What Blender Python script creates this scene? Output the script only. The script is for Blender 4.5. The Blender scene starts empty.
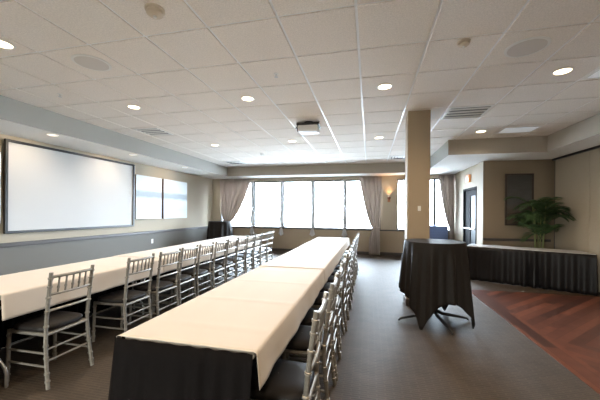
import bpy, bmesh, math, random
from mathutils import Vector, Matrix
PI = math.pi
random.seed(7)
SC = bpy.context.scene
COL = SC.collection

# ------------------------------------------------------------------ camera
H = 1.40
YAW, ROLL, FPX, SHY = 0.22847, 0.007426, 298.617, 12.062
c_, s_, cr, sr = math.cos(YAW), math.sin(YAW), math.cos(ROLL), math.sin(ROLL)
R0, U0, F0 = Vector((c_, s_, 0)), Vector((0, 0, 1)), Vector((-s_, c_, 0))
RR, UU = R0*cr + U0*sr, U0*cr - R0*sr
cd = bpy.data.cameras.new('camera'); cam = bpy.data.objects.new('camera', cd); COL.objects.link(cam)
cd.sensor_fit = 'HORIZONTAL'; cd.sensor_width = 36; cd.lens = FPX/600*36; cd.shift_y = SHY/600
cd.clip_start = 0.02; cd.clip_end = 200
m4 = Matrix.Identity(4)
for i in range(3):
    m4[i][0], m4[i][1], m4[i][2] = RR[i], UU[i], -F0[i]
m4[2][3] = H
cam.matrix_world = m4
SC.camera = cam

# ------------------------------------------------------------------ world, exposure
W = bpy.data.worlds.new('world'); SC.world = W; W.use_nodes = True
bg = W.node_tree.nodes['Background']
bg.inputs[0].default_value = (0.70, 0.85, 1.0, 1); bg.inputs[1].default_value = 40.0
SC.view_settings.view_transform = 'Standard'; SC.view_settings.look = 'None'
SC.view_settings.gamma = 1.0; SC.view_settings.use_curve_mapping = False
SC.view_settings.exposure = 0.7
CAN_W = 46.0          # a ceiling downlight
SOFFIT_W = 25.0       # a wall washer in the soffit
WARM = (1.0, 0.77, 0.52)

# room measures
XL, XR, YB, YF = -5.75, 3.985, 10.2, -3.2
HC, HS = 2.935, 2.62
XD, YP = 2.58, 7.75           # door wall and picture wall
FLX, FBY = -4.82, 9.55        # fascias of the raised ceiling
BX, BY, FRX = 1.60, 6.80, 3.39
G = 0.6096; GX0, GY0 = -0.719, 2.254

RW = (-3.0, -1.7, 0, 2.15)       # unseen glazed door, added behind the camera for fill light: x0, x1, z0, z1
def portal(x0, x1, z0, z1, y=YB+.12, rx=-PI/2):
    l = bpy.data.lights.new('window_portal', 'AREA'); l.shape = 'RECTANGLE'; l.size = x1-x0; l.size_y = z1-z0
    l.cycles.is_portal = True
    o = bpy.data.objects.new('window_portal', l); COL.objects.link(o)
    o.location = ((x0+x1)/2, y, (z0+z1)/2); o.rotation_euler = (rx, 0, 0)
portal(-5.42, 0.36, 0.83, 2.5); portal(0.88, 2.5, 0.83, 2.5); portal(*RW, YF-.13, PI/2)  # the last portal belongs to the added fill door

# ------------------------------------------------------------------ materials
MATS = {}
def mat(name, col, rough=0.6, metal=0.0, spec=0.5, sheen=0.0, noise=None, bump=None, emit=None, estr=0, transl=0, coat=0):
    m = bpy.data.materials.new(name); m.use_nodes = True; nt = m.node_tree; N = nt.nodes; L = nt.links
    p = N['Principled BSDF']
    p.inputs['Base Color'].default_value = (*col, 1); p.inputs['Roughness'].default_value = rough
    p.inputs['Metallic'].default_value = metal; p.inputs['Specular IOR Level'].default_value = spec
    p.inputs['Sheen Weight'].default_value = sheen; p.inputs['Coat Weight'].default_value = coat
    tc = N.new('ShaderNodeTexCoord')
    if noise:                                   # (scale, amount)
        n = N.new('ShaderNodeTexNoise'); n.inputs['Scale'].default_value = noise[0]; n.inputs['Detail'].default_value = 6
        L.new(tc.outputs['Object'], n.inputs['Vector'])
        r = N.new('ShaderNodeMapRange'); r.inputs['From Min'].default_value = .3; r.inputs['From Max'].default_value = .7
        r.inputs['To Min'].default_value = 1-noise[1]; r.inputs['To Max'].default_value = 1+noise[1]
        L.new(n.outputs['Fac'], r.inputs['Value'])
        mx = N.new('ShaderNodeVectorMath'); mx.operation = 'SCALE'; mx.inputs[0].default_value = col
        L.new(r.outputs['Result'], mx.inputs['Scale']); L.new(mx.outputs[0], p.inputs['Base Color'])
    if bump:                                    # (scale, strength, distance)
        n = N.new('ShaderNodeTexNoise'); n.inputs['Scale'].default_value = bump[0]; n.inputs['Detail'].default_value = 4
        L.new(tc.outputs['Object'], n.inputs['Vector'])
        b = N.new('ShaderNodeBump'); b.inputs['Strength'].default_value = bump[1]; b.inputs['Distance'].default_value = bump[2]
        L.new(n.outputs['Fac'], b.inputs['Height']); L.new(b.outputs[0], p.inputs['Normal'])
    if emit:
        p.inputs['Emission Color'].default_value = (*emit, 1); p.inputs['Emission Strength'].default_value = estr
    if transl:
        t = N.new('ShaderNodeBsdfTranslucent'); t.inputs[0].default_value = (*col, 1)
        ms = N.new('ShaderNodeMixShader'); ms.inputs[0].default_value = transl
        L.new(p.outputs[0], ms.inputs[1]); L.new(t.outputs[0], ms.inputs[2])
        L.new(ms.outputs[0], N['Material Output'].inputs[0])
    MATS[name] = m
    return m
def math_node(nt, op, a, b=None):
    n = nt.nodes.new('ShaderNodeMath'); n.operation = op
    for i, v in enumerate((a, b)):
        if v is None: continue
        if isinstance(v, (int, float)): n.inputs[i].default_value = v
        else: nt.links.new(v, n.inputs[i])
    return n.outputs[0]

mat('paint_tan', (.43, .365, .275), .75, bump=(160, .15, .002))
mat('paint_dado', (.36, .285, .20), .75, bump=(160, .15, .002))
mat('paint_column', (.33, .25, .165), .75, bump=(160, .15, .002))
mat('paint_brown', (.25, .19, .125), .7, bump=(160, .15, .002))
mat('paint_grey', (.155, .148, .132), .6, spec=.25)
mat('paint_soffit', (.84, .82, .78), .8)
mat('paint_fascia', (.42, .375, .31), .8)
mat('fascia_pale', (.41, .405, .37), .8)
mat('ceiling_tile', (.82, .755, .685), .9, noise=(90, .10), bump=(110, .35, .004))
mat('ceiling_bar', (.86, .86, .86), .28, spec=.8)
mat('rail_dark', (.07, .06, .055), .4)
mat('partition_fabric', (.41, .345, .255), .85, noise=(120, .05))
mat('black_metal', (.015, .015, .016), .4, spec=.5)
mat('dark_frame', (.035, .035, .04), .45)
mat('window_frame', (.10, .095, .09), .5)
mat('white_plastic', (.78, .76, .72), .4)
mat('beige_plastic', (.62, .52, .40), .45)
mat('steel', (.62, .62, .62), .3, metal=.9)
mat('silver_paint', (.32, .30, .265), .43, metal=.7, noise=(60, .12))
mat('black_vinyl', (.014, .012, .0115), .5, spec=.22)
mat('cloth_white', (.65, .575, .495), .85, sheen=.2, bump=(400, .08, .001))
mat('cloth_black', (.0065, .0055, .0055), .8, spec=.05)
mat('satin_black', (.008, .007, .008), .5, spec=.28)
mat('cloth_dark', (.014, .011, .009), .65, spec=.2)
mat('table_laminate', (.42, .40, .37), .35)
mat('grey_laminate', (.62, .61, .60), .22)
mat('screen_white', (.52, .52, .515), .7)
mat('curtain_fabric', (.47, .40, .355), .6, sheen=.3, transl=.38)
mat('sheer_fabric', (.60, .58, .58), .7, transl=.22)
mat('lens_glow', (1, .9, .75), .4, emit=(1, .80, .52), estr=5)
mat('soft_lens', (.9, .85, .75), .4, emit=(1, .86, .66), estr=.9)
mat('troffer_glow', (.9, .93, 1), .4, emit=(.85, .93, 1), estr=.15)
mat('dark_glass', (.10, .11, .12), .5, spec=.2)
mat('door_dark', (.018, .018, .020), .8, spec=.1)
mat('speaker_cloth', (.64, .59, .54), .7)
mat('dim_lens', (.7, .7, .7), .3)
mat('frond_green', (.055, .105, .038), .5, transl=.25, noise=(7, .35))
mat('cane', (.20, .22, .08), .6)
mat('pot', (.10, .07, .05), .5)
mat('soil', (.03, .02, .015), .9)
mat('sconce_glass', (.22, .075, .03), .5)
mat('heater_blue', (.17, .24, .48), .5)
mat('pavement', (.30, .30, .30), .9, noise=(.5, .1))
mat('projector_white', (.80, .80, .80), .35)
mat('copper', (.45, .18, .09), .4, metal=.6)
mat('amber_box', (.55, .24, .10), .5, emit=(1, .4, .12), estr=.25)
mat('frame_dark_wood', (.045, .03, .022), .4)
mat('canvas_edge', (.16, .095, .06), .6)

def glass_mat(name, tint):
    m = bpy.data.materials.new(name); m.use_nodes = True; nt = m.node_tree; N = nt.nodes; L = nt.links
    N.remove(N['Principled BSDF'])
    t = N.new('ShaderNodeBsdfTransparent'); t.inputs[0].default_value = (*tint, 1); g = N.new('ShaderNodeBsdfGlossy'); g.inputs['Roughness'].default_value = .02
    f = N.new('ShaderNodeFresnel'); f.inputs[0].default_value = 1.3; ms = N.new('ShaderNodeMixShader')
    L.new(f.outputs[0], ms.inputs[0]); L.new(t.outputs[0], ms.inputs[1]); L.new(g.outputs[0], ms.inputs[2])
    L.new(ms.outputs[0], N['Material Output'].inputs[0]); MATS[name] = m
glass_mat('pane_glass', (1, 1, 1)); glass_mat('warm_fill_glass', (1.0, .92, .82))  # the tinted pane warms daylight from the added door
def carpet_mat():
    m = mat('carpet', (.10, .08, .065), .62, spec=.34); nt = m.node_tree; N = nt.nodes; L = nt.links; p = N['Principled BSDF']
    tc = N['Texture Coordinate']
    b = N.new('ShaderNodeTexBrick'); b.inputs['Scale'].default_value = 1.0
    b.inputs['Brick Width'].default_value = .13; b.inputs['Row Height'].default_value = .028; b.inputs['Mortar Size'].default_value = .006
    b.inputs['Color1'].default_value = (.056, .041, .029, 1); b.inputs['Color2'].default_value = (.042, .031, .022, 1)
    b.inputs['Mortar'].default_value = (.072, .054, .039, 1)
    n = N.new('ShaderNodeTexNoise'); n.inputs['Scale'].default_value = 6; n.inputs['Detail'].default_value = 8
    L.new(tc.outputs['Object'], b.inputs['Vector']); L.new(tc.outputs['Object'], n.inputs['Vector'])
    sc = math_node(nt, 'MULTIPLY_ADD', n.outputs['Fac'], .7); nt.nodes[-1].inputs[2].default_value = .65
    v = N.new('ShaderNodeVectorMath'); v.operation = 'SCALE'; L.new(b.outputs['Color'], v.inputs[0]); L.new(sc, v.inputs['Scale'])
    L.new(v.outputs[0], p.inputs['Base Color'])
    bp = N.new('ShaderNodeBump'); bp.inputs['Strength'].default_value = .4; bp.inputs['Distance'].default_value = .004
    n2 = N.new('ShaderNodeTexNoise'); n2.inputs['Scale'].default_value = 180; L.new(tc.outputs['Object'], n2.inputs['Vector'])
    L.new(n2.outputs['Fac'], bp.inputs['Height']); L.new(bp.outputs[0], p.inputs['Normal'])
carpet_mat()
def parquet_mat():
    m = mat('parquet', (.2, .07, .035), .34, spec=.45); nt = m.node_tree; N = nt.nodes; L = nt.links; p = N['Principled BSDF']
    tc = N['Texture Coordinate']; sx = N.new('ShaderNodeSeparateXYZ'); L.new(tc.outputs['Object'], sx.inputs[0])
    X, Y = sx.outputs[0], sx.outputs[1]
    a = math_node(nt, 'ABSOLUTE', math_node(nt, 'SUBTRACT', Y, 3.80))
    u = math_node(nt, 'SUBTRACT', a, X); v = math_node(nt, 'ADD', a, X)
    def planks(along, across, length, width):
        row = math_node(nt, 'FLOOR', math_node(nt, 'DIVIDE', across, width))
        w1 = N.new('ShaderNodeTexWhiteNoise'); w1.noise_dimensions = '1D'; L.new(row, w1.inputs['W'])
        seg = math_node(nt, 'FLOOR', math_node(nt, 'ADD', math_node(nt, 'DIVIDE', along, length), math_node(nt, 'MULTIPLY', w1.outputs['Value'], 7.0)))
        cb = N.new('ShaderNodeCombineXYZ'); L.new(row, cb.inputs[0]); L.new(seg, cb.inputs[1])
        w2 = N.new('ShaderNodeTexWhiteNoise'); w2.noise_dimensions = '2D'; L.new(cb.outputs[0], w2.inputs['Vector'])
        rp = N.new('ShaderNodeValToRGB'); L.new(w2.outputs['Value'], rp.inputs[0]); e = rp.color_ramp.elements
        e[0].position, e[0].color = 0, (.052, .023, .018, 1); e[1].position, e[1].color = 1, (.175, .062, .036, 1)
        k = e.new(.5); k.color = (.098, .037, .025, 1)
        gapf = math_node(nt, 'FRACT', math_node(nt, 'DIVIDE', across, width))
        line = math_node(nt, 'MULTIPLY_ADD', math_node(nt, 'GREATER_THAN', gapf, .04), .55); nt.nodes[-1].inputs[2].default_value = .45
        sv = N.new('ShaderNodeVectorMath'); sv.operation = 'SCALE'; L.new(rp.outputs[0], sv.inputs[0]); L.new(line, sv.inputs['Scale'])
        return sv.outputs[0]
    c1 = planks(v, u, 2.6, .15)
    c2 = planks(Y, X, 1.6, .12)
    edge = math_node(nt, 'LESS_THAN', X, 1.985)
    mx = N.new('ShaderNodeMix'); mx.data_type = 'RGBA'; L.new(edge, mx.inputs[0]); L.new(c1, mx.inputs[6]); L.new(c2, mx.inputs[7])
    n = N.new('ShaderNodeTexNoise'); n.inputs['Scale'].default_value = 9; n.inputs['Detail'].default_value = 8
    L.new(tc.outputs['Object'], n.inputs['Vector'])
    sc = math_node(nt, 'MULTIPLY_ADD', n.outputs['Fac'], .8); nt.nodes[-1].inputs[2].default_value = .6
    vs = N.new('ShaderNodeVectorMath'); vs.operation = 'SCALE'; L.new(mx.outputs[2], vs.inputs[0]); L.new(sc, vs.inputs['Scale'])
    L.new(vs.outputs[0], p.inputs['Base Color'])
parquet_mat()
def ramp_mat(name, axis, stops, nscale, namount, rough=.6):
    """colours along one local axis, broken up by noise: printed canvases"""
    m = mat(name, (.5, .5, .5), rough); nt = m.node_tree; N = nt.nodes; L = nt.links
    tc = N['Texture Coordinate']; sx = N.new('ShaderNodeSeparateXYZ'); L.new(tc.outputs['Object'], sx.inputs[0])
    n = N.new('ShaderNodeTexNoise'); n.inputs['Scale'].default_value = nscale; n.inputs['Detail'].default_value = 5
    mp = N.new('ShaderNodeMapping'); mp.inputs['Scale'].default_value = (1, 1, 3.0)
    L.new(tc.outputs['Object'], mp.inputs[0]); L.new(mp.outputs[0], n.inputs['Vector'])
    q = math_node(nt, 'MULTIPLY', math_node(nt, 'SUBTRACT', n.outputs['Fac'], .5), namount)
    t = math_node(nt, 'ADD', sx.outputs[axis], q)
    r = N.new('ShaderNodeValToRGB'); L.new(t, r.inputs[0])
    e = r.color_ramp.elements
    e[0].position, e[0].color = stops[0][0], (*stops[0][1], 1); e[1].position, e[1].color = stops[-1][0], (*stops[-1][1], 1)
    for pos, c in stops[1:-1]:
        k = e.new(pos); k.color = (*c, 1)
    L.new(r.outputs[0], N['Principled BSDF'].inputs['Base Color'])
ramp_mat('seascape', 2, [(0, (.62, .68, .72)), (.25, (.52, .60, .66)), (.5, (.66, .72, .76)), (.6, (.33, .39, .44)), (.70, (.36, .42, .47)),
                         (.77, (.72, .77, .80)), (1, (.74, .78, .80))], 2.5, .12)
ramp_mat('dusk_print', 2, [(0, (.085, .060, .042)), (.28, (.075, .052, .038)), (.40, (.10, .085, .07)), (.62, (.085, .085, .078)), (1, (.06, .056, .05))], 5, .5)

# ------------------------------------------------------------------ mesh helpers
class MB:
    def __init__(self): self.bm = bmesh.new()
    def box(self, lo, hi, bev=0.0, seg=1):
        vs = [self.bm.verts.new((x, y, z)) for x in (lo[0], hi[0]) for y in (lo[1], hi[1]) for z in (lo[2], hi[2])]
        fs = [self.bm.faces.new([vs[i] for i in q]) for q in ((0,1,3,2), (4,6,7,5), (0,4,5,1), (2,3,7,6), (0,2,6,4), (1,5,7,3))]
        if bev:
            es = list({e for f in fs for e in f.edges})
            bmesh.ops.bevel(self.bm, geom=es, offset=bev, segments=seg, affect='EDGES', profile=.5)
        return self
    def tube(self, pts, r, n=8, cap=True):
        pts = [Vector(p) for p in pts]; rs = r if isinstance(r, (list, tuple)) else [r]*len(pts)
        rings = []; nrm = None
        for i, p in enumerate(pts):
            t = (pts[min(i+1, len(pts)-1)] - pts[max(i-1, 0)]).normalized()
            if nrm is None:
                a = Vector((0, 0, 1)) if abs(t.z) < .9 else Vector((1, 0, 0))
                nrm = (a - t*a.dot(t)).normalized()
            else:
                nrm = (nrm - t*nrm.dot(t)).normalized()
            b = t.cross(nrm)
            rings.append([self.bm.verts.new(p + (nrm*math.cos(2*PI*k/n) + b*math.sin(2*PI*k/n))*rs[i]) for k in range(n)])
        for A, B in zip(rings, rings[1:]):
            for k in range(n):
                self.bm.faces.new((A[k], A[(k+1) % n], B[(k+1) % n], B[k]))
        if cap:
            self.bm.faces.new(rings[0][::-1]); self.bm.faces.new(rings[-1])
        return self
    def lathe(self, prof, c=(0, 0, 0), n=24, cap=True):
        rings = [[self.bm.verts.new((c[0]+r*math.cos(2*PI*k/n), c[1]+r*math.sin(2*PI*k/n), c[2]+z)) for k in range(n)] for r, z in prof]
        for A, B in zip(rings, rings[1:]):
            for k in range(n):
                self.bm.faces.new((A[k], A[(k+1) % n], B[(k+1) % n], B[k]))
        if cap:
            self.bm.faces.new(rings[0][::-1]); self.bm.faces.new(rings[-1])
        return self
    def sheet(self, fn, nu, nv, wrap=False):
        g = [[self.bm.verts.new(fn(i/nu, j/nv)) for j in range(nv+1)] for i in range(nu if wrap else nu+1)]
        for i in range(nu):
            A, B = g[i], g[(i+1) % len(g)]
            for j in range(nv):
                self.bm.faces.new((A[j], B[j], B[j+1], A[j+1]))
        return g
    def build(self, name, m, parent=None, smooth=False, loc=None, solid=0.0, recalc=True, offset=-1):
        if recalc: bmesh.ops.recalc_face_normals(self.bm, faces=self.bm.faces)
        me = bpy.data.meshes.new(name); self.bm.to_mesh(me); self.bm.free()
        for mm in (m if isinstance(m, (list, tuple)) else (m,)): me.materials.append(MATS[mm])
        if smooth:
            for p in me.polygons: p.use_smooth = True
            try: me.set_sharp_from_angle(angle=math.radians(42))
            except Exception: pass
        o = bpy.data.objects.new(name, me); COL.objects.link(o)
        if parent: o.parent = parent
        if loc: o.location = loc
        if solid:
            s = o.modifiers.new('thickness', 'SOLIDIFY'); s.thickness = solid; s.offset = offset
        return o
def B(lo, hi, bev=0.0, seg=1): return MB().box(lo, hi, bev, seg)
def thing(name, label, cat, loc=(0, 0, 0), rz=0, group=None):
    o = bpy.data.objects.new(name, None); COL.objects.link(o); o.location = loc; o.rotation_euler = (0, 0, rz)
    o.empty_display_size = .1
    return tag(o, label, cat, group)
def tag(o, label, cat, group=None):
    o['label'] = label; o['category'] = cat
    if group: o['group'] = group
    return o
def struct(o):
    o['kind'] = 'structure'; return o
def children(o): return [c for c in COL.objects if c.parent == o]
def copy_tree(o, parent=None):
    c = o.copy(); COL.objects.link(c)
    if parent: c.parent = parent
    for ch in o.children: copy_tree(ch, c)
    return c

# ================================================================== THE ROOM
struct(B((XL-.2, YF-.2, -.12), (XR+.2, YB+.3, 0)).build('floor', 'carpet'))
struct(B((1.75, -1.5, .0005), (XR-.01, 6.05, .006)).build('floor_parquet', 'parquet'))
# ceiling: lay-in tiles dropped a little below the bars
cm = MB(); cb = MB()
i0, i1 = int(math.floor((FLX-GX0)/G)), int(math.ceil((FRX-GX0)/G))
j0, j1 = int(math.floor((YF-GY0)/G)), int(math.ceil((FBY-GY0)/G))
gap = .011
for i in range(i0, i1):
    for j in range(j0, j1):
        xa, xb = max(GX0+i*G+gap, FLX+.001), min(GX0+(i+1)*G-gap, FRX-.001)
        ya, yb = max(GY0+j*G+gap, YF), min(GY0+(j+1)*G-gap, FBY-.001)
        if xb-xa < .02 or yb-ya < .02: continue
        cm.box((xa, ya, HC), (xb, yb, HC+.03), .003)
struct(cm.build('ceiling', 'ceiling_tile'))
struct(B((FLX-.1, YF, HC+.010), (FRX+.1, FBY+.1, HC+.06)).build('ceiling_grid', 'ceiling_bar'))
# soffits: a left one, a back one, a right one and the block by the door
def soffit(name, lo, hi): struct(B(lo, hi).build(name, 'paint_soffit'))
soffit('ceiling_soffit_left', (XL-.1, YF, HS), (FLX-.012, YB+.1, HC+.1))
soffit('ceiling_soffit_back', (FLX-.011, FBY+.012, HS), (BX, YB+.1, HC+.1))
soffit('ceiling_soffit_door', (BX+.012, BY+.012, HS), (XR+.1, YB+.1, HC+.1))
soffit('ceiling_soffit_right', (FRX+.012, YF, HS), (XR+.1, BY+.011, HC+.1))
struct(B((FLX-.011, YF, HS), (FLX, FBY, HC+.05)).build('trim_1', 'fascia_pale'))
struct(B((FLX, FBY, HS), (BX, FBY+.011, HC+.05)).build('trim_2', 'paint_fascia'))
struct(B((BX, BY, HS), (FRX+.011, BY+.011, HC+.05)).build('trim_3', 'paint_fascia'))
struct(B((FRX, YF, HS), (FRX+.011, BY-.001, HC+.05)).build('trim_4', 'paint_fascia'))
struct(B((BX, BY+.012, HS), (BX+.011, FBY+.011, HC+.05)).build('trim_5', 'fascia_pale'))

RZ = .83       # chair rail, also the sill
# left wall
struct(B((XL-.15, YF, RZ), (XL, YB+.1, HC)).build('wall_left', 'paint_tan'))
struct(B((XL-.15, YF, 0), (XL, YB+.1, RZ-.001)).build('wall_left_dado', 'paint_grey'))
struct(B((XL+.0005, YF, RZ-.035), (XL+.028, YB-.03, RZ+.035), .006).build('trim_6', 'rail_dark'))
struct(B((XL+.0005, YF, 0.0005), (XL+.016, YB-.03, .10), .004).build('baseboard_left', 'rail_dark'))
# back wall: below the sills, between and above the windows
WZ0, WZ1 = RZ, 2.50
LB = [-5.42, -4.10, -3.0, -1.88, -.78, .36]
RB = [.88, 2.02, 2.54]
struct(B((XL, YB, 0), (XD, YB+.15, WZ0-.001)).build('wall_back_dado', 'paint_dado'))
wb = MB()
wb.box((XL, YB, WZ0), (LB[0], YB+.15, HC)); wb.box((LB[-1], YB, WZ0), (RB[0], YB+.15, HC)); wb.box((RB[-1], YB, WZ0), (XD+.15, YB+.15, HC))
wb.box((LB[0], YB, WZ1), (LB[-1], YB+.15, HC)); wb.box((RB[0], YB, WZ1), (RB[-1], YB+.15, HC))
struct(wb.build('wall_back', 'paint_tan'))
struct(B((XL+.03, YB-.035, WZ0-.03), (XD-.01, YB-.0005, WZ0+.012), .006).build('trim_7', 'rail_dark'))
struct(B((XL+.02, YB-.016, .0005), (XD-.01, YB-.0005, .10), .004).build('baseboard_back', 'rail_dark'))
wn = 0
for bays in (LB, RB):
    for a, b in zip(bays, bays[1:]):
        wn += 1
        f = MB(); t = .036
        f.box((a, YB+.03, WZ0), (a+t, YB+.10, WZ1)); f.box((b-t, YB+.03, WZ0), (b, YB+.10, WZ1))
        f.box((a+t, YB+.03, WZ0), (b-t, YB+.10, WZ0+.04)); f.box((a+t, YB+.03, WZ1-.045), (b-t, YB+.10, WZ1))
        fr = struct(f.build('window_%d' % wn, 'window_frame'))
        struct(B((a+t, YB+.06, WZ0+.04), (b-t, YB+.066, WZ1-.045)).build('pane', 'pane_glass', fr))
# outside
struct(B((-40, YB+.4, -1.2), (40, 70, -1.0)).build('exterior_ground', 'pavement'))
struct(B((-40, -60, -1.2), (40, YF-.4, -1.0)).build('exterior_ground', 'pavement'))
# door wall, picture wall, partition wall, wall behind the camera
DY0, DY1, DZ = 8.18, 9.24, 2.07
dw = MB()
dw.box((XD, YP+.0205, 0), (XD+.14, DY0, HC)); dw.box((XD, DY1, 0), (XD+.14, YB+.15, HC)); dw.box((XD, DY0, DZ), (XD+.14, DY1, HC))
struct(dw.build('wall_door', 'paint_tan'))
struct(B((XD, YP, 0), (XR+.0195, YP+.02, HC)).build('wall_picture', 'paint_brown'))
struct(B((XD+.0005, YP-.024, RZ-.055), (XR-.05, YP-.0005, RZ+.0), .006).build('trim_8', 'rail_dark'))
struct(B((XD+.0005, YP-.014, .0005), (XR-.05, YP-.0005, .10), .004).build('baseboard_picture', 'rail_dark'))
struct(B((XR+.02, YF, 0), (XR+.17, YP+.14, HC)).build('wall_right', 'rail_dark'))
wf = MB()
wf.box((XL, YF-.15, RW[2]), (RW[0], YF, HC)); wf.box((RW[1], YF-.15, RW[2]), (XR+.17, YF, HC)); wf.box((RW[0], YF-.15, RW[3]), (RW[1], YF, HC))
struct(wf.build('wall_front', 'paint_tan'))
f = MB()
f.box((RW[0], YF-.12, 0), (RW[0]+.06, YF-.04, RW[3])); f.box((RW[1]-.06, YF-.12, 0), (RW[1], YF-.04, RW[3])); f.box((RW[0]+.06, YF-.12, RW[3]-.06), (RW[1]-.06, YF-.04, RW[3]))
fr = struct(f.build('added_fill_door', 'window_frame')); struct(B((RW[0]+.06, YF-.09, 0), (RW[1]-.06, YF-.08, RW[3]-.06)).build('pane', 'warm_fill_glass', fr))  # door added out of view to let fill light onto the ceiling
pw = 1.05; py = YP-.12
seg = MB()
while py > YF+.02:
    ya = max(py-pw+.006, YF+.01)
    seg.box((XR-.03, ya, .03), (XR+.018, py, HS-.045), .004)
    py -= pw
struct(seg.build('wall_right_partition', 'partition_fabric'))
struct(B((XR-.045, YF+.01, HS-.04), (XR+.019, YP-.03, HS-.0005)).build('trim_9', 'black_metal'))
# door
dr = MB(); w = .05
dr.box((XD-.012, DY0, 0.001), (XD+.139, DY0+w, DZ)); dr.box((XD-.012, DY1-w, .001), (XD+.139, DY1, DZ)); dr.box((XD-.012, DY0+w, DZ-w), (XD+.139, DY1-w, DZ))
door = struct(dr.build('door_1', 'door_dark'))
lf = MB()
ya, yb = DY0+w+.004, DY1-w-.004
lf.box((XD+.03, ya, .008), (XD+.075, ya+.12, DZ-w-.004)); lf.box((XD+.03, yb-.42, .008), (XD+.075, yb, DZ-w-.004))
lf.box((XD+.03, ya+.12, .008), (XD+.075, yb-.42, .3)); lf.box((XD+.03, ya+.12, DZ-w-.16), (XD+.075, yb-.42, DZ-w-.004))
struct(lf.build('door_leaf', 'door_dark', door))
struct(B((XD+.048, ya+.12, .3), (XD+.056, yb-.42, DZ-w-.16)).build('door_glass', 'dark_glass', door))
struct(MB().tube([(XD-.02, ya+.06, 1.0), (XD-.02, yb-.06, 1.0)], .016).tube([(XD-.02, ya+.09, 1.0), (XD+.031, ya+.09, 1.0)], .012).tube([(XD-.02, yb-.09, 1.0), (XD+.031, yb-.09, 1.0)], .012).build('door_handle', 'steel', door, True))
# column
PX0, PX1, PY0, PY1 = .555, .875, 4.75, 5.07
struct(B((PX0, PY0, 0), (PX1, PY1, HC-.001), .006).build('pillar', 'paint_column'))
struct(B((PX0-.012, PY0-.012, .0005), (PX1+.012, PY1+.012, .10), .004).build('baseboard_pillar', 'rail_dark'))

# ================================================================== CEILING FIXTURES
def spot(loc, energy, ang=150, blend=.9, col=WARM, r=.05, ry=0):
    l = bpy.data.lights.new('downlight_lamp', 'SPOT'); l.energy = energy; l.color = col; l.spot_size = math.radians(ang); l.spot_blend = blend
    l.shadow_soft_size = r
    o = bpy.data.objects.new('downlight_lamp', l); COL.objects.link(o); o.location = loc; o.rotation_euler = (0, ry, 0)
    return o
def can_proto(r=.075):
    t = thing('ceiling_downlight', '', 'ceiling light')
    MB().lathe([(r+.022, 0), (r+.022, -.004), (r+.006, -.008), (r, -.004), (r, 0)], n=28).build('trim_ring', 'white_plastic', t, True)
    MB().lathe([(r-.001, -.001), (r-.001, -.0045), (.001, -.0055)], n=24).build('lens', 'lens_glow', t, True)
    return t
can0 = can_proto(); first = True
CANS = [(-3.40, 3.74, 'round recessed downlight in the second bay in from the left soffit, ahead of the screen'),
        (-1.62, 3.78, 'round recessed downlight above the near chairs, left of the projector and nearer the viewer'),
        (.17, 3.77, 'bright round recessed downlight between the projector and the column, on the near side'),
        (2.01, 3.76, 'bright round recessed downlight above the parquet, near the round speaker on the right'),
        (-3.32, 2.06, 'round recessed downlight cut by the left edge of the photo'),
        (-1.64, 6.25, 'small round recessed downlight just behind the projector'),
        (.18, 6.30, 'small round recessed downlight in the far bay left of the column top'),
        (-3.49, 6.27, 'small round recessed downlight past the louvred vent by the left soffit'),
        (2.02, 6.21, 'small round recessed downlight before the dropped fascia on the right')]
UNSEEN_FILL_CANS = [(-1.62, 1.3), (.17, 1.3), (2.01, 1.3), (-3.4, -1.2), (-1.62, -1.2), (.17, -1.2), (2.01, -1.2)]  # extra downlights added out of view to brighten the ceiling
for x, y, lab in CANS:
    o = can0 if first else copy_tree(can0); first = False
    o.location = (x, y, HC); o['label'] = lab; o['group'] = 'recessed downlights in the tiled ceiling'
    spot((x, y, HC-.02), CAN_W)
for x, y in UNSEEN_FILL_CANS:
    o = copy_tree(can0); o.location = (x, y, HC); o['label'] = 'round downlight added out of view over the near part of the room for fill light'
    o['group'] = 'fill downlights added out of view'
    spot((x, y, HC-.02), CAN_W)  # lamp of an added fill downlight
for y, lab in ((3.80, 'small downlight in the left soffit over the near part of the screen'), (5.49, 'small downlight in the left soffit over the far part of the screen')):
    o = copy_tree(can0); o.location = (-5.0, y, HS); o['label'] = lab
    for ch in o.children:
        if ch.name.startswith('lens'): ch.data = ch.data.copy(); ch.data.materials[0] = MATS['soft_lens']
    o['group'] = 'downlights in the left soffit'
    # o['group'] = 'downlights in the left soffit'
    spot((-5.0, y, HS-.02), SOFFIT_W, 125, ry=.75)
o = copy_tree(can0); o.location = (-5.0, 7.35, HS); tag(o, 'small downlight in the left soffit over the seascape canvases', 'ceiling light', 'downlights in the left soffit')
for ch in o.children:
    if ch.name.startswith('lens'): ch.data = ch.data.copy(); ch.data.materials[0] = MATS['soft_lens']
spot((-5.0, 7.35, HS-.02), SOFFIT_W*.7, 125, ry=.75)

def vent(name, x, y, w, d, n, label, slat='white_plastic', tilt=.5):
    t = thing(name, label, 'vent', (x, y, HC))
    f = MB(); a, b, e = w/2, d/2, .028
    f.box((-a, -b, -.010), (a, -b+e, -.0005)); f.box((-a, b-e, -.010), (a, b, -.0005))
    f.box((-a, -b+e, -.010), (-a+e, b-e, -.0005)); f.box((a-e, -b+e, -.010), (a, b-e, -.0005))
    f.build('frame', 'white_plastic', t)
    B((-a+e, -b+e, -.003), (a-e, b-e, -.0008)).build('backing', 'black_metal', t)
    s = MB(); L = d-2*e
    for k in range(n):
        yy = -L/2 + (k+.5)*L/n; h = .012; q = L/n*.15
        vs = [s.bm.verts.new(p) for p in ((-a+e, yy-q, -.004), (a-e, yy-q, -.004), (a-e, yy+q, -.004-h), (-a+e, yy+q, -.004-h))]
        s.bm.faces.new(vs)
    s.build('louvre', slat, t, solid=.0015)
    return t
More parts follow.
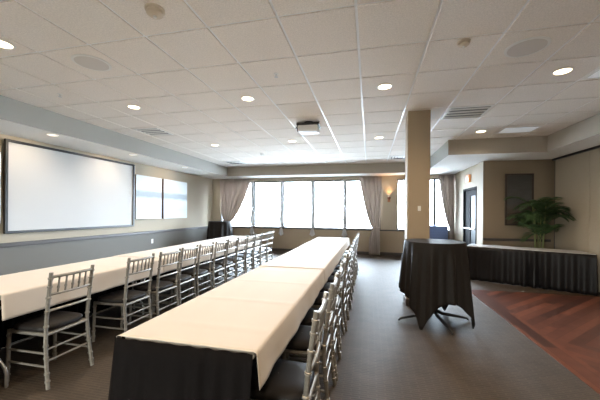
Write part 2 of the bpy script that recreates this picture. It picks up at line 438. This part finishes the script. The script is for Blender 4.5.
def diffuser(x, y, w, label):
    t = thing('ceiling_diffuser', label, 'vent', (x, y, HC)); a = w/2
    B((-a+.02, -a+.02, -.003), (a-.02, a-.02, -.0006)).build('backing', 'black_metal', t)
    for k in range(4):
        r = a-.075*k; ri = r-.05
        g = MB(); z0, z1 = -.016+.002*k, -.005
        o_ = [g.bm.verts.new((sx*r, sy*r, z1 if k else -.001)) for sx, sy in ((-1, -1), (1, -1), (1, 1), (-1, 1))]
        i_ = [g.bm.verts.new((sx*ri, sy*ri, z0)) for sx, sy in ((-1, -1), (1, -1), (1, 1), (-1, 1))]
        for q in range(4): g.bm.faces.new((o_[q], o_[(q+1) % 4], i_[(q+1) % 4], i_[q]))
        if k == 3: g.bm.faces.new(i_)
        g.build('cone', 'white_plastic', t, solid=.0015)
    return t
def tile(x, y): return (GX0+(math.floor((x-GX0)/G)+.5)*G, GY0+(math.floor((y-GY0)/G)+.5)*G)
vent('return_vent', *tile(1.45, 4.95), .59, .56, 4, 'large louvred vent with dark gaps beside the top of the column')
x, y = tile(-3.95, 4.85); vent('ceiling_vent', x, y, .50, .50, 4, 'square louvred vent near the left soffit and the screen')
diffuser(*tile(-3.83, 8.4), .56, 'square air diffuser at the far left end of the ceiling')
diffuser(*tile(.73, 8.4), .56, 'square air diffuser at the far end of the ceiling, just left of the column')
def troffer(x, y, w, d, label):
    t = thing('light_panel', label, 'ceiling light', (x, y, HC)); a, b, e = w/2, d/2, .03
    f = MB()
    f.box((-a, -b, -.008), (a, -b+e, -.0005)); f.box((-a, b-e, -.008), (a, b, -.0005)); f.box((-a, -b+e, -.008), (-a+e, b-e, -.0005)); f.box((a-e, -b+e, -.008), (a, b-e, -.0005))
    f.build('frame', 'white_plastic', t); B((-a+e, -b+e, -.004), (a-e, b-e, -.0008)).build('diffuser', 'troffer_glow', t)
x, y = tile(2.62, 6.25); troffer(x, y, .59, .40, 'flat bluish light panel in the ceiling before the dropped fascia')
x, y = tile(2.45, 4.05); troffer(x, y, .59, .50, 'flat bluish light panel cut by the right edge of the photo')
def speaker(x, y, label):
    t = thing('ceiling_speaker', label, 'speaker', (x, y, HC))
    MB().lathe([(.175, -.0005), (.175, -.006), (.160, -.012), (.152, -.010), (.152, -.0005)], n=36).build('bezel', 'white_plastic', t, True)
    MB().lathe([(.151, -.002), (.151, -.009), (.08, -.012), (.002, -.013)], n=36).build('grille', 'speaker_cloth', t, True)
speaker(-2.82, 2.53, 'round white ceiling speaker ahead of the left soffit'); speaker(1.40, 3.15, 'round white ceiling speaker at the upper right')
def detector(x, y, m, s, label, name='smoke_detector'):
    t = thing(name, label, 'detector', (x, y, HC))
    MB().lathe([(.062*s, -.0005), (.062*s, -.012*s), (.052*s, -.016*s)], n=24).build('mounting_plate', m, t, True)
    hs = MB().lathe([(.050*s, -.016*s), (.052*s, -.034*s), (.036*s, -.046*s), (.004, -.048*s)], n=24).build('housing', m, t, True)
    MB().lathe([(.012*s, -.047*s), (.010*s, -.056*s), (.001, -.058*s)], n=12).build('sensor', 'white_plastic', hs, True)
detector(-1.60, 1.96, 'beige_plastic', 1.15, 'beige domed detector at the top left of the ceiling')
detector(.81, 2.93, 'beige_plastic', .9, 'small beige detector left of the round speaker on the right')
detector(-2.78, 7.45, 'white_plastic', .9, 'small white disc detector at the far end of the ceiling, left of the projector')
def sprinkler(x, y, label):
    t = thing('sprinkler_head', label, 'sprinkler', (x, y, HC))
    MB().lathe([(.030, -.0005), (.026, -.006), (.008, -.007)], n=16).build('escutcheon', 'white_plastic', t, True)
    MB().lathe([(.007, -.006), (.007, -.035), (.022, -.036), (.022, -.039)], n=12).build('deflector', 'steel', t, True)
sprinkler(-1.02, 3.17, 'small sprinkler head in a tile nearer than the projector'); sprinkler(-3.99, 3.12, 'small sprinkler head close to the left soffit')
# projector
t = thing('ceiling_projector', 'white projector on a black mount hanging from the ceiling tiles', 'projector', (-1.02, 5.02, HC), rz=math.radians(0))
MB().lathe([(.09, -.0005), (.09, -.012), (.035, -.016), (.03, -.05)], n=20).build('mount', 'black_metal', t, True)
B((-.19, -.15, -.078), (.19, .14, -.035), .008).tube([(-.15, -.12, -.06), (-.20, -.14, -.13)], .010).tube([(.15, -.12, -.06), (.19, -.14, -.07), (.20, -.15, -.03)], .009).build('bracket', 'black_metal', t)
housing = B((-.165, -.15, -.175), (.165, .12, -.077), .014, 2).build('housing', 'projector_white', t, True)
lens = MB(); lens.tube([(-.166, -.05, -.126), (-.195, -.05, -.126)], .034, 18); lens.build('lens', 'black_metal', housing, True)

# ================================================================== LEFT WALL: SCREEN AND CANVASES
SY0, SY1, SZ0, SZ1 = 3.585, 6.29, 1.015, 2.545
t = thing('projection_screen', 'large white projection screen in a black frame on the left wall', 'projection screen', (XL, (SY0+SY1)/2, SZ0))
hw, hh = (SY1-SY0)/2, SZ1-SZ0; e = .042
f = MB()
f.box((.03, -hw, 0), (.075, hw, e), .004); f.box((.03, -hw, hh-e), (.075, hw, hh), .004)
f.box((.03, -hw, e+.0005), (.075, -hw+e, hh-e-.0005), .004); f.box((.03, hw-e, e+.0005), (.075, hw, hh-e-.0005), .004)
f.build('frame', 'black_metal', t)
B((.034, -hw+e-.005, e-.005), (.050, hw-e+.005, hh-e+.005)).build('screen_surface', 'screen_white', t)
B((.0005, -hw+.2, .3), (.0335, hw-.2, hh-.2)).build('wall_bracket', 'black_metal', t)
for y0, y1, lab in ((2.6, 3.52, 'pale seascape canvas mostly cut off at the left edge, beside the screen'),
                    (6.325, 7.27, 'pale blue seascape canvas just right of the projection screen'),
                    (7.355, 8.46, 'pale blue seascape canvas farther from the screen, nearer the windows')):
    t = thing('canvas_picture', lab, 'picture', (XL, (y0+y1)/2, 1.19), group='pale seascape canvases on the left wall'); h = (y1-y0)/2
    B((.0005, -h, 0), (.075, h, 1.12)).build('stretcher', 'canvas_edge', t)
    B((.0755, -h, 0), (.079, h, 1.12)).build('canvas', 'seascape', t)

# picture on the far right wall
t = thing('framed_picture', 'tall dark framed picture on the brown wall behind the palm', 'picture', (3.31, YP, 1.13))
f = MB(); a, hh, e = .285, 1.18, .04
f.box((-a, -.035, 0), (a, -.0008, e), .004); f.box((-a, -.035, hh-e), (a, -.0008, hh), .004); f.box((-a, -.035, e), (-a+e, -.0008, hh-e), .004); f.box((a-e, -.035, e), (a, -.0008, hh-e), .004)
f.build('frame', 'frame_dark_wood', t); B((-a+e-.002, -.022, e-.002), (a-e+.002, -.014, hh-e+.002)).build('print', 'dusk_print', t)

# ================================================================== BACK WALL: CURTAINS, SHEERS, SCONCE
def curtain(name, label, xt0, xt1, xk0, xk1, ztop, ztie, y, waves, xb0, xb1):
    t = thing(name, label, 'curtain', ((xt0+xt1)/2, y, 0)); cx = (xt0+xt1)/2
    def edge(a, k, b, z):
        if z > ztie:
            q = (z-ztie)/(ztop-ztie); q = q**.62
            return k+(a-k)*q
        q = (ztie-z)/ztie; return k+(b-k)*min(1, q*2.2)**.7
    m = MB()
    def fn(u, v):
        z = ztop+(.02-ztop)*v
        L_, R_ = edge(xt0, xk0, xb0, z), edge(xt1, xk1, xb1, z)
        wd = R_-L_
        amp = .036+.012*(1-min(1, wd/(xt1-xt0)))
        ph = u*waves*2*PI
        return (L_+wd*u-cx-.30*wd/waves*math.sin(2*ph), amp*math.sin(ph)+.006*math.sin(ph*2.3+z*3), z)
    m.sheet(fn, waves*16, 34); m.build('drape', 'curtain_fabric', t, True, solid=.004, recalc=False)
    tb = MB(); xc = (xk0+xk1)/2-cx; rw = (xk1-xk0)/2
    tb.tube([(xc+(rw+.02)*math.cos(q*PI/8), .055*math.sin(q*PI/8), ztie+.02*math.cos(q*PI/8)) for q in range(17)], .014, 8, False)
    tb.build('tieback', 'curtain_fabric', t, True)
    return t
CY = YB-.105
curtain('window_curtain', 'taupe curtain tied back to the left at the far left window', -5.40, -4.16, -5.25, -5.00, 2.60, 1.02, CY, 7, -5.32, -4.98)
curtain('window_curtain', 'taupe curtain gathered beside the wall lamp, right end of the long window', -.33, .36, .12, .31, 2.60, .90, CY, 5, .0, .33)
curtain('window_curtain', 'taupe curtain in the corner by the dark door, right of the column', 2.12, 2.54, 2.43, 2.54, 2.60, .98, CY, 4, 2.43, 2.55)
for x, lab in ((-4.10, 'narrow white sheer tied at the sill, next to the left curtain'), (-3.0, 'narrow white sheer tied at the sill, second from the left curtain'),
               (-1.88, 'narrow white sheer tied at the sill, third from the left curtain'), (-.78, 'narrow white sheer tied at the sill, nearest the curtain by the wall lamp')):
    t = thing('sheer_scarf', lab, 'sheer curtain', (x-.035, YB-.07, 0), group='narrow sheers tied at the window posts')
    m = MB()
    def fn(u, v):
        z = 2.50+(.90-2.50)*v
        w = .045*(1-.3*v)+.03*(1-v)**6+.035*math.exp(-((z-1.15)/.16)**2)
        return ((u-.5)*2*w, .014*math.sin(u*6*PI), z)
    m.sheet(fn, 30, 20); m.build('panel', 'sheer_fabric', t, True, solid=.002, recalc=False)
    kn = MB().lathe([(.012, .855), (.04, .87), (.045, .885), (.035, .90), (.012, .905)], n=14).build('knot', 'sheer_fabric', t, True)
    m = MB()
    def fn2(u, v):
        z = .86-.27*v; w = .025+.075*v**.8
        return ((u-.5)*2*w, .016*math.sin(u*5*PI)*(.5+v), z+.03*math.cos(u*2*PI)*v)
    m.sheet(fn2, 26, 10); m.build('tail', 'sheer_fabric', kn, True, solid=.002, recalc=False)
t = thing('wall_sconce', 'small glowing copper wall lamp between the curtain and the column', 'wall lamp', (.62, YB, 1.80))
B((-.04, -.02, -.05), (.04, -.0008, .09), .006).build('backplate', 'copper', t)
arm = MB().tube([(0, -.015, 0), (0, -.06, -.01), (0, -.075, .03)], .008).build('arm', 'copper', t, True)
MB().lathe([(.02, .03), (.045, .06), (.055, .11), (.050, .11), (.04, .062), (.016, .034)], (0, -.08, 0), 18).build('shade', 'sconce_glass', arm, True)
l = bpy.data.lights.new('sconce_lamp', 'SPOT'); l.energy = 14; l.spot_size = math.radians(95); l.spot_blend = .8; l.color = (1, .6, .28); l.shadow_soft_size = .03
o = bpy.data.objects.new('sconce_lamp', l); COL.objects.link(o); o.location = (.62, YB-.085, 1.90); o.rotation_euler = (PI+.12, 0, 0)
# by the door and on the column
t = thing('wall_box', 'small amber lit box high on the wall above the dark door', 'wall lamp', (XD, 8.75, 2.22))
B((-.05, -.12, 0), (-.0008, .12, .20), .008).build('housing', 'amber_box', t); B((-.054, -.10, .02), (-.0502, .10, .18)).build('face', 'copper', t)
t = thing('wall_sensor', 'small white switch plate on the column', 'switch', (.725, PY0, 1.42))
pl = B((-.022, -.010, .01), (.022, -.0008, .085), .004).build('plate', 'white_plastic', t); B((-.009, -.018, .025), (.009, -.0103, .07), .003).build('toggle', 'white_plastic', pl)
t = thing('low_heater', 'low blue slatted unit standing under the window behind the column', 'heater', (2.10, YB-.10, 0))
B((-.27, -.08, .02), (.27, .06, 1.0), .01).build('body', 'heater_blue', t)
s = MB()
for k in range(10): s.box((-.25, -.092, .12+k*.085), (.25, -.081, .16+k*.085))
s.build('slats', 'heater_blue', t)
t = thing('wall_outlet', 'small white socket plate on the grey wall behind the left table', 'outlet', (XL, 7.0, .52))
pl = B((.0008, -.04, 0), (.008, .04, .12), .003).build('plate', 'white_plastic', t); B((.0081, -.018, .02), (.011, .018, .10), .002).build('socket', 'white_plastic', pl)

# ================================================================== BANQUET TABLES
TH = .757
def folding_table(x0, x1, y0, y1, label, group, outer=False):
    cx, cy = (x0+x1)/2, (y0+y1)/2; a, b = (x1-x0)/2, (y1-y0)/2
    t = thing('folding_table', label, 'table', (cx, cy, 0), group=group)
    B((-a+.035, -b, TH-.045), (a-.012, b, TH-.002), .008).build('tabletop', 'table_laminate', t)
    for sy in (-1, 1):
        yy = sy*(b-.075)
        for sx in (-1, 1):
            ft = .06 if outer and sy < 0 else .25; kn = ft+.12
            MB().tube([(sx*(a-kn), yy, TH-.046), (sx*(a-kn), yy, .27), (sx*(a-kn+.02), yy, .225), (sx*(a-ft-.015), yy, .15), (sx*(a-ft), yy, .11), (sx*(a-ft), yy, .005)], .0125, 10).build('leg', 'steel', t, True)
        MB().tube([(-a+kn, yy, .40), (a-kn, yy, .40)], .010, 8).build('crossbar', 'steel', t, True)
        MB().tube([(0, yy, .40), (0, yy-sy*.34, TH-.05)], .008, 8).build('brace', 'steel', t, True)
    return t
def tablecloth(x0, x1, y0, y1, label, group, drop_l, drop_r, lift, seed, hem_end=False):
    """white cloth lying on the top and hanging down both long sides"""
    rnd = random.Random(seed); m = MB(); cy = (y0+y1)/2
    n = max(40, int((y1-y0)*34)); w = x1-x0; rr = .02
    prof = []                                              # across: (x, z, hang 0..1)
    for k in range(9): prof.append((x0-.006-lift-.002*k/8, TH+lift-rr-drop_l*(1-k/8), 1-k/8))
    for k in range(1, 6): q = k/6*PI/2; prof.append((x0-.006-lift+rr*(1-math.cos(q)), TH+lift-rr+rr*math.sin(q), 0))
    for k in range(13): prof.append((x0+rr-.006-lift+(w-2*rr+.012+2*lift)*k/12, TH+lift, 0))
    for k in range(1, 6): q = (1-k/6)*PI/2; prof.append((x1+.006+lift-rr*(1-math.cos(q)), TH+lift-rr+rr*math.sin(q), 0))
    for k in range(9): prof.append((x1+.006+lift+.002*k/8, TH+lift-rr-drop_r*k/8, k/8))
    ph = [rnd.uniform(0, 6) for _ in range(6)]
    P = len(prof)-1
    def fn(u, v):
        y = y0+(y1-y0)*u; x, z, h = prof[round(v*P)]; side = -1 if x < (x0+x1)/2 else 1
        if h > 0:
            x += side*h*((.010 if side > 0 else .002)+(.004 if side > 0 else .003)*math.sin(y*9+ph[0])+.003*math.sin(y*21+ph[1])) 
            z -= h*.004*math.sin(y*2.1+ph[2])
        else:
            for q, yc in enumerate((.12, .36, .64, .88)):            # ironed folds across the cloth
                yy = y0+(y1-y0)*yc; z += .0035*math.exp(-((y-yy)/.012)**2)
            for xc in (.33, .67):
                xx = x0+w*xc; z += .0022*math.exp(-((x-xx)/.02)**2)
        return (x, y-cy, z)
    m.sheet(fn, n, P)
    o = m.build('tablecloth', 'cloth_white', None, True, (0, cy, 0), solid=.0012, recalc=False, offset=1)
    return tag(o, label, 'tablecloth', group)
def pleated(pts, z0, z1, pitch, amp, flare=0.0):
    """pleated skirt along a polyline; pts = [(x, y)], outward normal to the right of travel"""
    P = [Vector((p[0], p[1], 0)) for p in pts]; L = [0]
    for a, b in zip(P, P[1:]): L.append(L[-1]+(b-a).length)
    n = int(L[-1]/pitch*8)
    def at(s):
        for i in range(len(P)-1):
            if s <= L[i+1]+1e-9:
                q = (s-L[i])/(L[i+1]-L[i]); d = (P[i+1]-P[i]).normalized(); return P[i].lerp(P[i+1], q), Vector((d.y, -d.x, 0))
        d = (P[-1]-P[-2]).normalized(); return P[-1], Vector((d.y, -d.x, 0))
    m = MB()
    def fn(u, v):
        s = u*L[-1]; p, nn = at(s)
        k = s/pitch; amp_v = amp*(.25+.75*v)*(1+.45*math.sin(k*.77)+.3*math.sin(k*1.9+1))
        off = amp_v*math.sin(2*PI*k+.5*math.sin(k*1.3))+flare*v+.004
        q = p+nn*off; return (q.x, q.y, z1+(z0-z1)*v)
    m.sheet(fn, n, 10)
    return m
CX0, CX1, CY0, CY1 = -1.255, -.505, 1.285, 7.46
LX0, LX1, LY0, LY1 = -3.50, -2.715, 1.69, 7.20
def run(x0, x1, y0, y1, n, where, gname):
    st = (y1-y0)/n; ords = ('near', 'middle', 'far')
    for k in range(n):
        folding_table(x0, x1, y0+k*st+.003, y0+(k+1)*st-.003, 'folding table on bent steel legs, %s section of the %s' % (ords[k], where), gname+' tables', outer=(k == 0 and x0 < -2))
        tablecloth(x0-.002, x1+.002, y0+k*st-(.03 if k else .004), y0+(k+1)*st+.004, 'white tablecloth over the %s part of the %s' % (ords[k], where), gname+' cloths',
                   .025 if x0 > -2 else .17, .15 if x0 > -2 else .175, .003+(.004 if k else 0)+.004*(k > 1), int(x0*10))
run(CX0, CX1, CY0, CY1, 3, 'central long table', 'central row')
run(LX0, LX1, LY0, LY1, 3, 'screen-side long table', 'screen side row')
def skirt(x0, x1, y0, y1, label):
    m = pleated([(x0+.012, y1-.02), (x0+.012, y0-.008), (x1-.004, y0-.008)], .006, TH-.004, .10, .017, .095)
    o = m.build('table_skirt', 'cloth_black', None, True, solid=.002, recalc=False); return tag(o, label, 'table skirt')
skirt(CX0-.016, CX1, CY0, CY1, 'black pleated skirt on the near end of the central long table')
skirt(LX0, LX1, LY0, LY1, 'black pleated skirt on the wall side of the screen-side long table')

# ================================================================== CHAIRS
def ring_profile(z0, z1, r, rings):
    """turned post: radius along z with thin raised rings"""
    out = [(z0, r*.8)]; n = 26
    for k in range(n+1):
        z = z0+(z1-z0)*k/n; out.append((z, r))
    for zc in rings: out += [(zc-.009, r), (zc-.005, r*1.36), (zc+.005, r*1.36), (zc+.009, r)]
    return sorted(out)
def bar(pts_fn, z0, z1, r, rings):
    pr = ring_profile(z0, z1, r, rings); m = MB()
    m.tube([pts_fn(z) for z, _ in pr], [q for _, q in pr], 8); return m
def make_chair():
    t = thing('banquet_chair', '', 'chair')
    # front is -x; seat 0.455 high, back 0.905
    cu = MB()
    def seat(u, v):
        ang = u*2*PI; c, s = math.cos(ang), math.sin(ang); e = 4.5
        k = (abs(c)**e+abs(s)**e)**(-1/e)
        prof = ((.93, .428), (1.0, .436), (1.02, .452), (.985, .468), (.90, .476), (.6, .482), (.25, .484), (.01, .484))
        f, z = prof[round(v*7)]
        x, y = c*k*.192*f, s*k*(.186-.006*(c*k))*f
        return (x-.005, y, z)
    cu.sheet(seat, 36, 7, True); cu.build('seat_cushion', 'black_vinyl', t, True)
    sf = MB(); q = [(-.185, -.182), (.185, -.172), (.185, .172), (-.185, .182)]
    for a, b in zip(q, q[1:]+q[:1]): sf.tube([(a[0], a[1], .415), (b[0], b[1], .415)], .014, 8)
    sf.box((-.18, -.17, .418), (.18, .17, .427)); sf.build('seat_frame', 'silver_paint', t, True)
    for s in (-1, 1):
        bar(lambda z: (-.185-.012*(1-z/.43), s*(.182+.006*(1-z/.43)), z), .002, .43, .0145, (.06, .12, .30, .38)).build('leg', 'silver_paint', t, True)
        def post(z):
            x = .185+.045*max(0, (.43-z)/.43)**1.5 + .055*max(0, (z-.43)/.48)**1.3
            y = s*(.176+.014*max(0, (.43-z)/.43)+.004*max(0, (z-.43)/.48)); return (x, y, z)
        bar(post, .002, .912, .0145, (.06, .12, .24, .33, .48, .60, .71, .80, .865)).build('back_post', 'silver_paint', t, True)
    def bx(z): return .185+.055*max(0, (z-.43)/.48)**1.3
    s_y = .177
    def rail(name, z, r, bow=.012):
        MB().tube([(bx(z)+bow*(1-(k/5-1)**2), s_y*(k/5-1), z) for k in range(11)], r, 8).build(name, 'silver_paint', t, True)
    rail('crest_rail', .875, .0125); rail('back_rail', .735, .0105); rail('back_rail', .605, .0105)
    for k in range(5):
        y = -.115+.0575*k; b = .012*(1-(y/.18)**2)
        MB().tube([(bx(z)+b, y, z) for z in (.735, .77, .785, .80, .83, .875)], [.007, .007, .0105, .007, .007, .007], 8).build('spindle', 'silver_paint', t, True)
    for s in (-1, 1):
        MB().tube([(-.192, s*.186, .27), (.195, s*.180, .27)], .009, 8).build('stretcher', 'silver_paint', t, True)
        MB().tube([(-.194, s*.187, .17), (.205, s*.184, .17)], .009, 8).build('stretcher', 'silver_paint', t, True)
    MB().tube([(-.191, -.184, .30), (-.191, .184, .30)], .009, 8).build('stretcher', 'silver_paint', t, True)
    MB().tube([(.192, -.178, .30), (.192, .178, .30)], .009, 8).build('stretcher', 'silver_paint', t, True)
    MB().tube([(.198, -.182, .21), (.198, .182, .21)], .009, 8).build('stretcher', 'silver_paint', t, True)
    return t
chair0 = make_chair(); used = False
ORD = ('nearest', 'second', 'third', 'fourth', 'fifth', 'sixth', 'seventh', 'eighth', 'ninth', 'tenth', 'eleventh', 'farthest')
def seat_row(ys, x, where, group, jit):
    global used
    rnd = random.Random(jit)
    for k, y in enumerate(ys):
        o = chair0 if not used else copy_tree(chair0); used = True
        o.location = (x+rnd.uniform(-.012, .012), y, 0); o.rotation_euler.z = rnd.uniform(-.025, .025)
        lab = '%s of the silver chairs along the %s, with black seat pad' % (ORD[k], where) if k in (0, len(ys)-1) else '%s silver chair from the near end along the %s, with black seat pad' % (ORD[k], where)
        tag(o, lab, 'chair', group)
seat_row([2.015, 2.79, 3.28, 3.71, 4.145, 4.58, 5.015, 5.45, 5.885, 6.32, 6.755, 7.19], -2.655, 'screen-side table', 'silver chairs at the screen-side table', 3)
seat_row([1.63, 2.22, 2.67, 3.26, 3.74, 4.20, 4.66, 5.12, 5.60, 6.10, 6.62, 7.13], -.495, 'central table', 'silver chairs at the central table', 5)

# ================================================================== COCKTAIL TABLES
def cocktail(name_label, x, y, R, h, half, rot, matn, cloth_label, short=None, folds=11):
    t = thing('cocktail_table', name_label, 'table', (x, y, 0))
    MB().lathe([(R-.022, h-.028), (R-.01, h-.022), (R-.01, h-.004), (R-.018, h)], n=40).build('tabletop', 'grey_laminate', t, True)
    MB().lathe([(.03, .12), (.03, h-.029)], n=16).build('column', 'black_metal', t, True)
    for k in range(4):
        a = rot+k*PI/2+.75
        MB().tube([(0, 0, .16), (math.cos(a)*.10, math.sin(a)*.10, .10), (math.cos(a)*.44, math.sin(a)*.44, .035), (math.cos(a)*.46, math.sin(a)*.46, .012)], [.026, .022, .015, .012], 8).build('foot', 'black_metal', t, True)
    m = MB(); NA = 180; NV = 28
    def fn(u, v):
        a = u*2*PI; rel = (a-rot) % (PI/2)
        L = half/max(abs(math.cos(a-rot+PI/4)), abs(math.sin(a-rot+PI/4)))      # corners at rot + k*90 degrees
        mn, mx = half-R+.06, half*1.41421-R
        drop = mn+(mx-mn)*max(0, (L-R-mn+.06)/(mx-mn+.06))**1.05
        if short is not None:
            da = abs((a-math.radians(short)+PI) % (2*PI)-PI); drop *= 1-.34*math.exp(-(da/.50)**2)
        drop = min(drop, h-.012)
        if v <= .25:
            r = R*(v/.25)+.004; return (r*math.cos(a), r*math.sin(a), h+.0025)
        q = (v-.25)/.75; d = q*drop
        corner = math.exp(-((min(rel, PI/2-rel))/.30)**2)
        fold = math.cos(a*folds+1.1)*.5+.35*math.cos(a*(folds*2-1)+.4)
        r = R+.012+d*(.045+.055*corner)+fold*.046*min(1, d/.25)*(.6+.4*d)
        z = h+.0025-d if d > .01 else h+.0025-d*.6
        return (r*math.cos(a), r*math.sin(a), max(z, .008))
    m.sheet(fn, NA, NV, True)
    c = m.build('cocktail_tablecloth', matn, None, True, (x, y, 0), solid=.002, recalc=False, offset=1)
    tag(c, cloth_label, 'tablecloth')
cocktail('round high cocktail table on black feet in front of the column', .82, 4.17, .358, 1.035, 1.0, math.radians(242), 'cloth_dark',
         'dark cloth with pointed hanging corners on the high table by the column', short=153)
cocktail('round high table in the far left corner by the curtain', -4.88, 9.15, .36, 1.07, .98, math.radians(30), 'cloth_dark',
         'dark cloth on the high table in the far left corner', folds=7)

# ================================================================== BUFFET TABLE, PALM
front = [(2.02, 6.98), (2.30, 6.86), (2.62, 6.70), (2.95, 6.55), (3.30, 6.39), (3.60, 6.24), (3.80, 6.14)]
off = (.24, .56)
BH = .705
def poly_prism(pts, z0, z1):
    m = MB(); lo = [m.bm.verts.new((p[0], p[1], z0)) for p in pts]; hi = [m.bm.verts.new((p[0], p[1], z1)) for p in pts]
    m.bm.faces.new(lo[::-1]); m.bm.faces.new(hi)
    for k in range(len(pts)): q = (k+1) % len(pts); m.bm.faces.new((lo[k], lo[q], hi[q], hi[k]))
    return m
back = [(min(p[0]+off[0], 3.92), p[1]+off[1]) for p in front]
ring = front+back[::-1]
t = thing('buffet_table', 'long low buffet table with a pale top in front of the palm', 'table', (2.9, 6.8, 0))
loc = [(p[0]-2.9, p[1]-6.8) for p in ring]
poly_prism([(p[0]+(.012 if k < len(front) else -.004), p[1]+(.03 if k < len(front) else -.004)) for k, p in enumerate(loc)], BH-.03, BH).build('tabletop', 'grey_laminate', t)
for k in (1, 3, 5):
    for P_, s in ((front[k], .07), (back[k], -.07)):
        MB().tube([(P_[0]-2.9, P_[1]-6.8+s, .004), (P_[0]-2.9, P_[1]-6.8+s, BH-.031)], .016, 8).build('leg', 'steel', t, True)
m = pleated([(back[0][0]-.01, back[0][1])]+front+[back[-1]], .008, BH-.002, .17, .032, .02)
tag(m.build('buffet_skirt', 'satin_black', None, True, solid=.002, recalc=False), 'black pleated skirt around the curved buffet table before the palm', 'table skirt')

def palm(x, y, label):
    t = thing('potted_palm', label, 'plant', (x, y, 0)); rnd = random.Random(21)
    MB().lathe([(.13, .003), (.14, .02), (.17, .30), (.18, .32), (.165, .32), (.16, .29)], n=28).build('pot', 'pot', t, True)
    MB().lathe([(.155, .27), (.158, .285), (.01, .29)], n=24).build('soil', 'soil', t, True)
    stems = []
    for k in range(6):
        a = k*PI/3+.3; h = rnd.uniform(1.0, 1.46); b = (.05*math.cos(a), .05*math.sin(a))
        pts = [(b[0]*(1+q*1.3), b[1]*(1+q*1.3), .27+q*h) for q in (0, .33, .66, 1)]
        MB().tube(pts, [.016, .013, .011, .008], 8).build('cane', 'cane', t, True); stems.append(pts[-1])
    nf = 36
    for k in range(nf):
        b = Vector(stems[k % 6]); a = k*2.399+.4; b = b-Vector((0, 0, rnd.uniform(0, .50)))
        Lf = rnd.uniform(.40, .58); up = rnd.uniform(.70, 1.55); d = Vector((math.cos(a), math.sin(a), 0))
        # stay inside the corner
        if x+d.x*Lf > XR-.12: d.x *= max(.25, (XR-.12-x)/Lf/abs(d.x)) if d.x else 1
        if y+d.y*Lf > YP-.10: d.y *= max(.15, (YP-.12-y)/Lf/abs(d.y)) if d.y else 1
        m = MB(); NS = 15; ctr = []
        for q in range(NS+1):
            s = q/NS; ctr.append(b+d*(Lf*(s**1.05))+Vector((0, 0, Lf*(up*s-.95*s*s))))
        m.tube(ctr, [.006*(1-.8*q/NS) for q in range(NS+1)], 5)
        for q in range(2, NS+1):
            tg = (ctr[q]-ctr[q-1]).normalized(); sd = tg.cross(Vector((0, 0, 1)))
            sd = sd.normalized() if sd.length > 1e-3 else Vector((1, 0, 0)); up_ = sd.cross(tg)
            ll = .24*math.sin(PI*min(1, .18+.80*q/NS))**.7+.03
            for sg in (-1, 1):
                dv = (tg*.75+sd*sg*.85+up_*.15).normalized(); wv = tg*.020
                p0 = ctr[q]; p1 = p0+dv*ll*.5+Vector((0, 0, .0)); p2 = p0+dv*ll+Vector((0, 0, -.22*ll))
                vs = [m.bm.verts.new(p) for p in (p0-wv*.4, p0+wv*.4, p1+wv, p1-wv, p2)]
                m.bm.faces.new((vs[0], vs[1], vs[2], vs[3])); m.bm.faces.new((vs[3], vs[2], vs[4]))
        bm = m.bm
        for v in bm.verts:
            v.co.x = min(v.co.x, XR-.06-x); v.co.y = min(v.co.y, YP-.05-y)
        m.build('frond', 'frond_green', t, False, recalc=False)
palm(3.50, 7.30, 'potted areca palm with arching green fronds behind the buffet table')
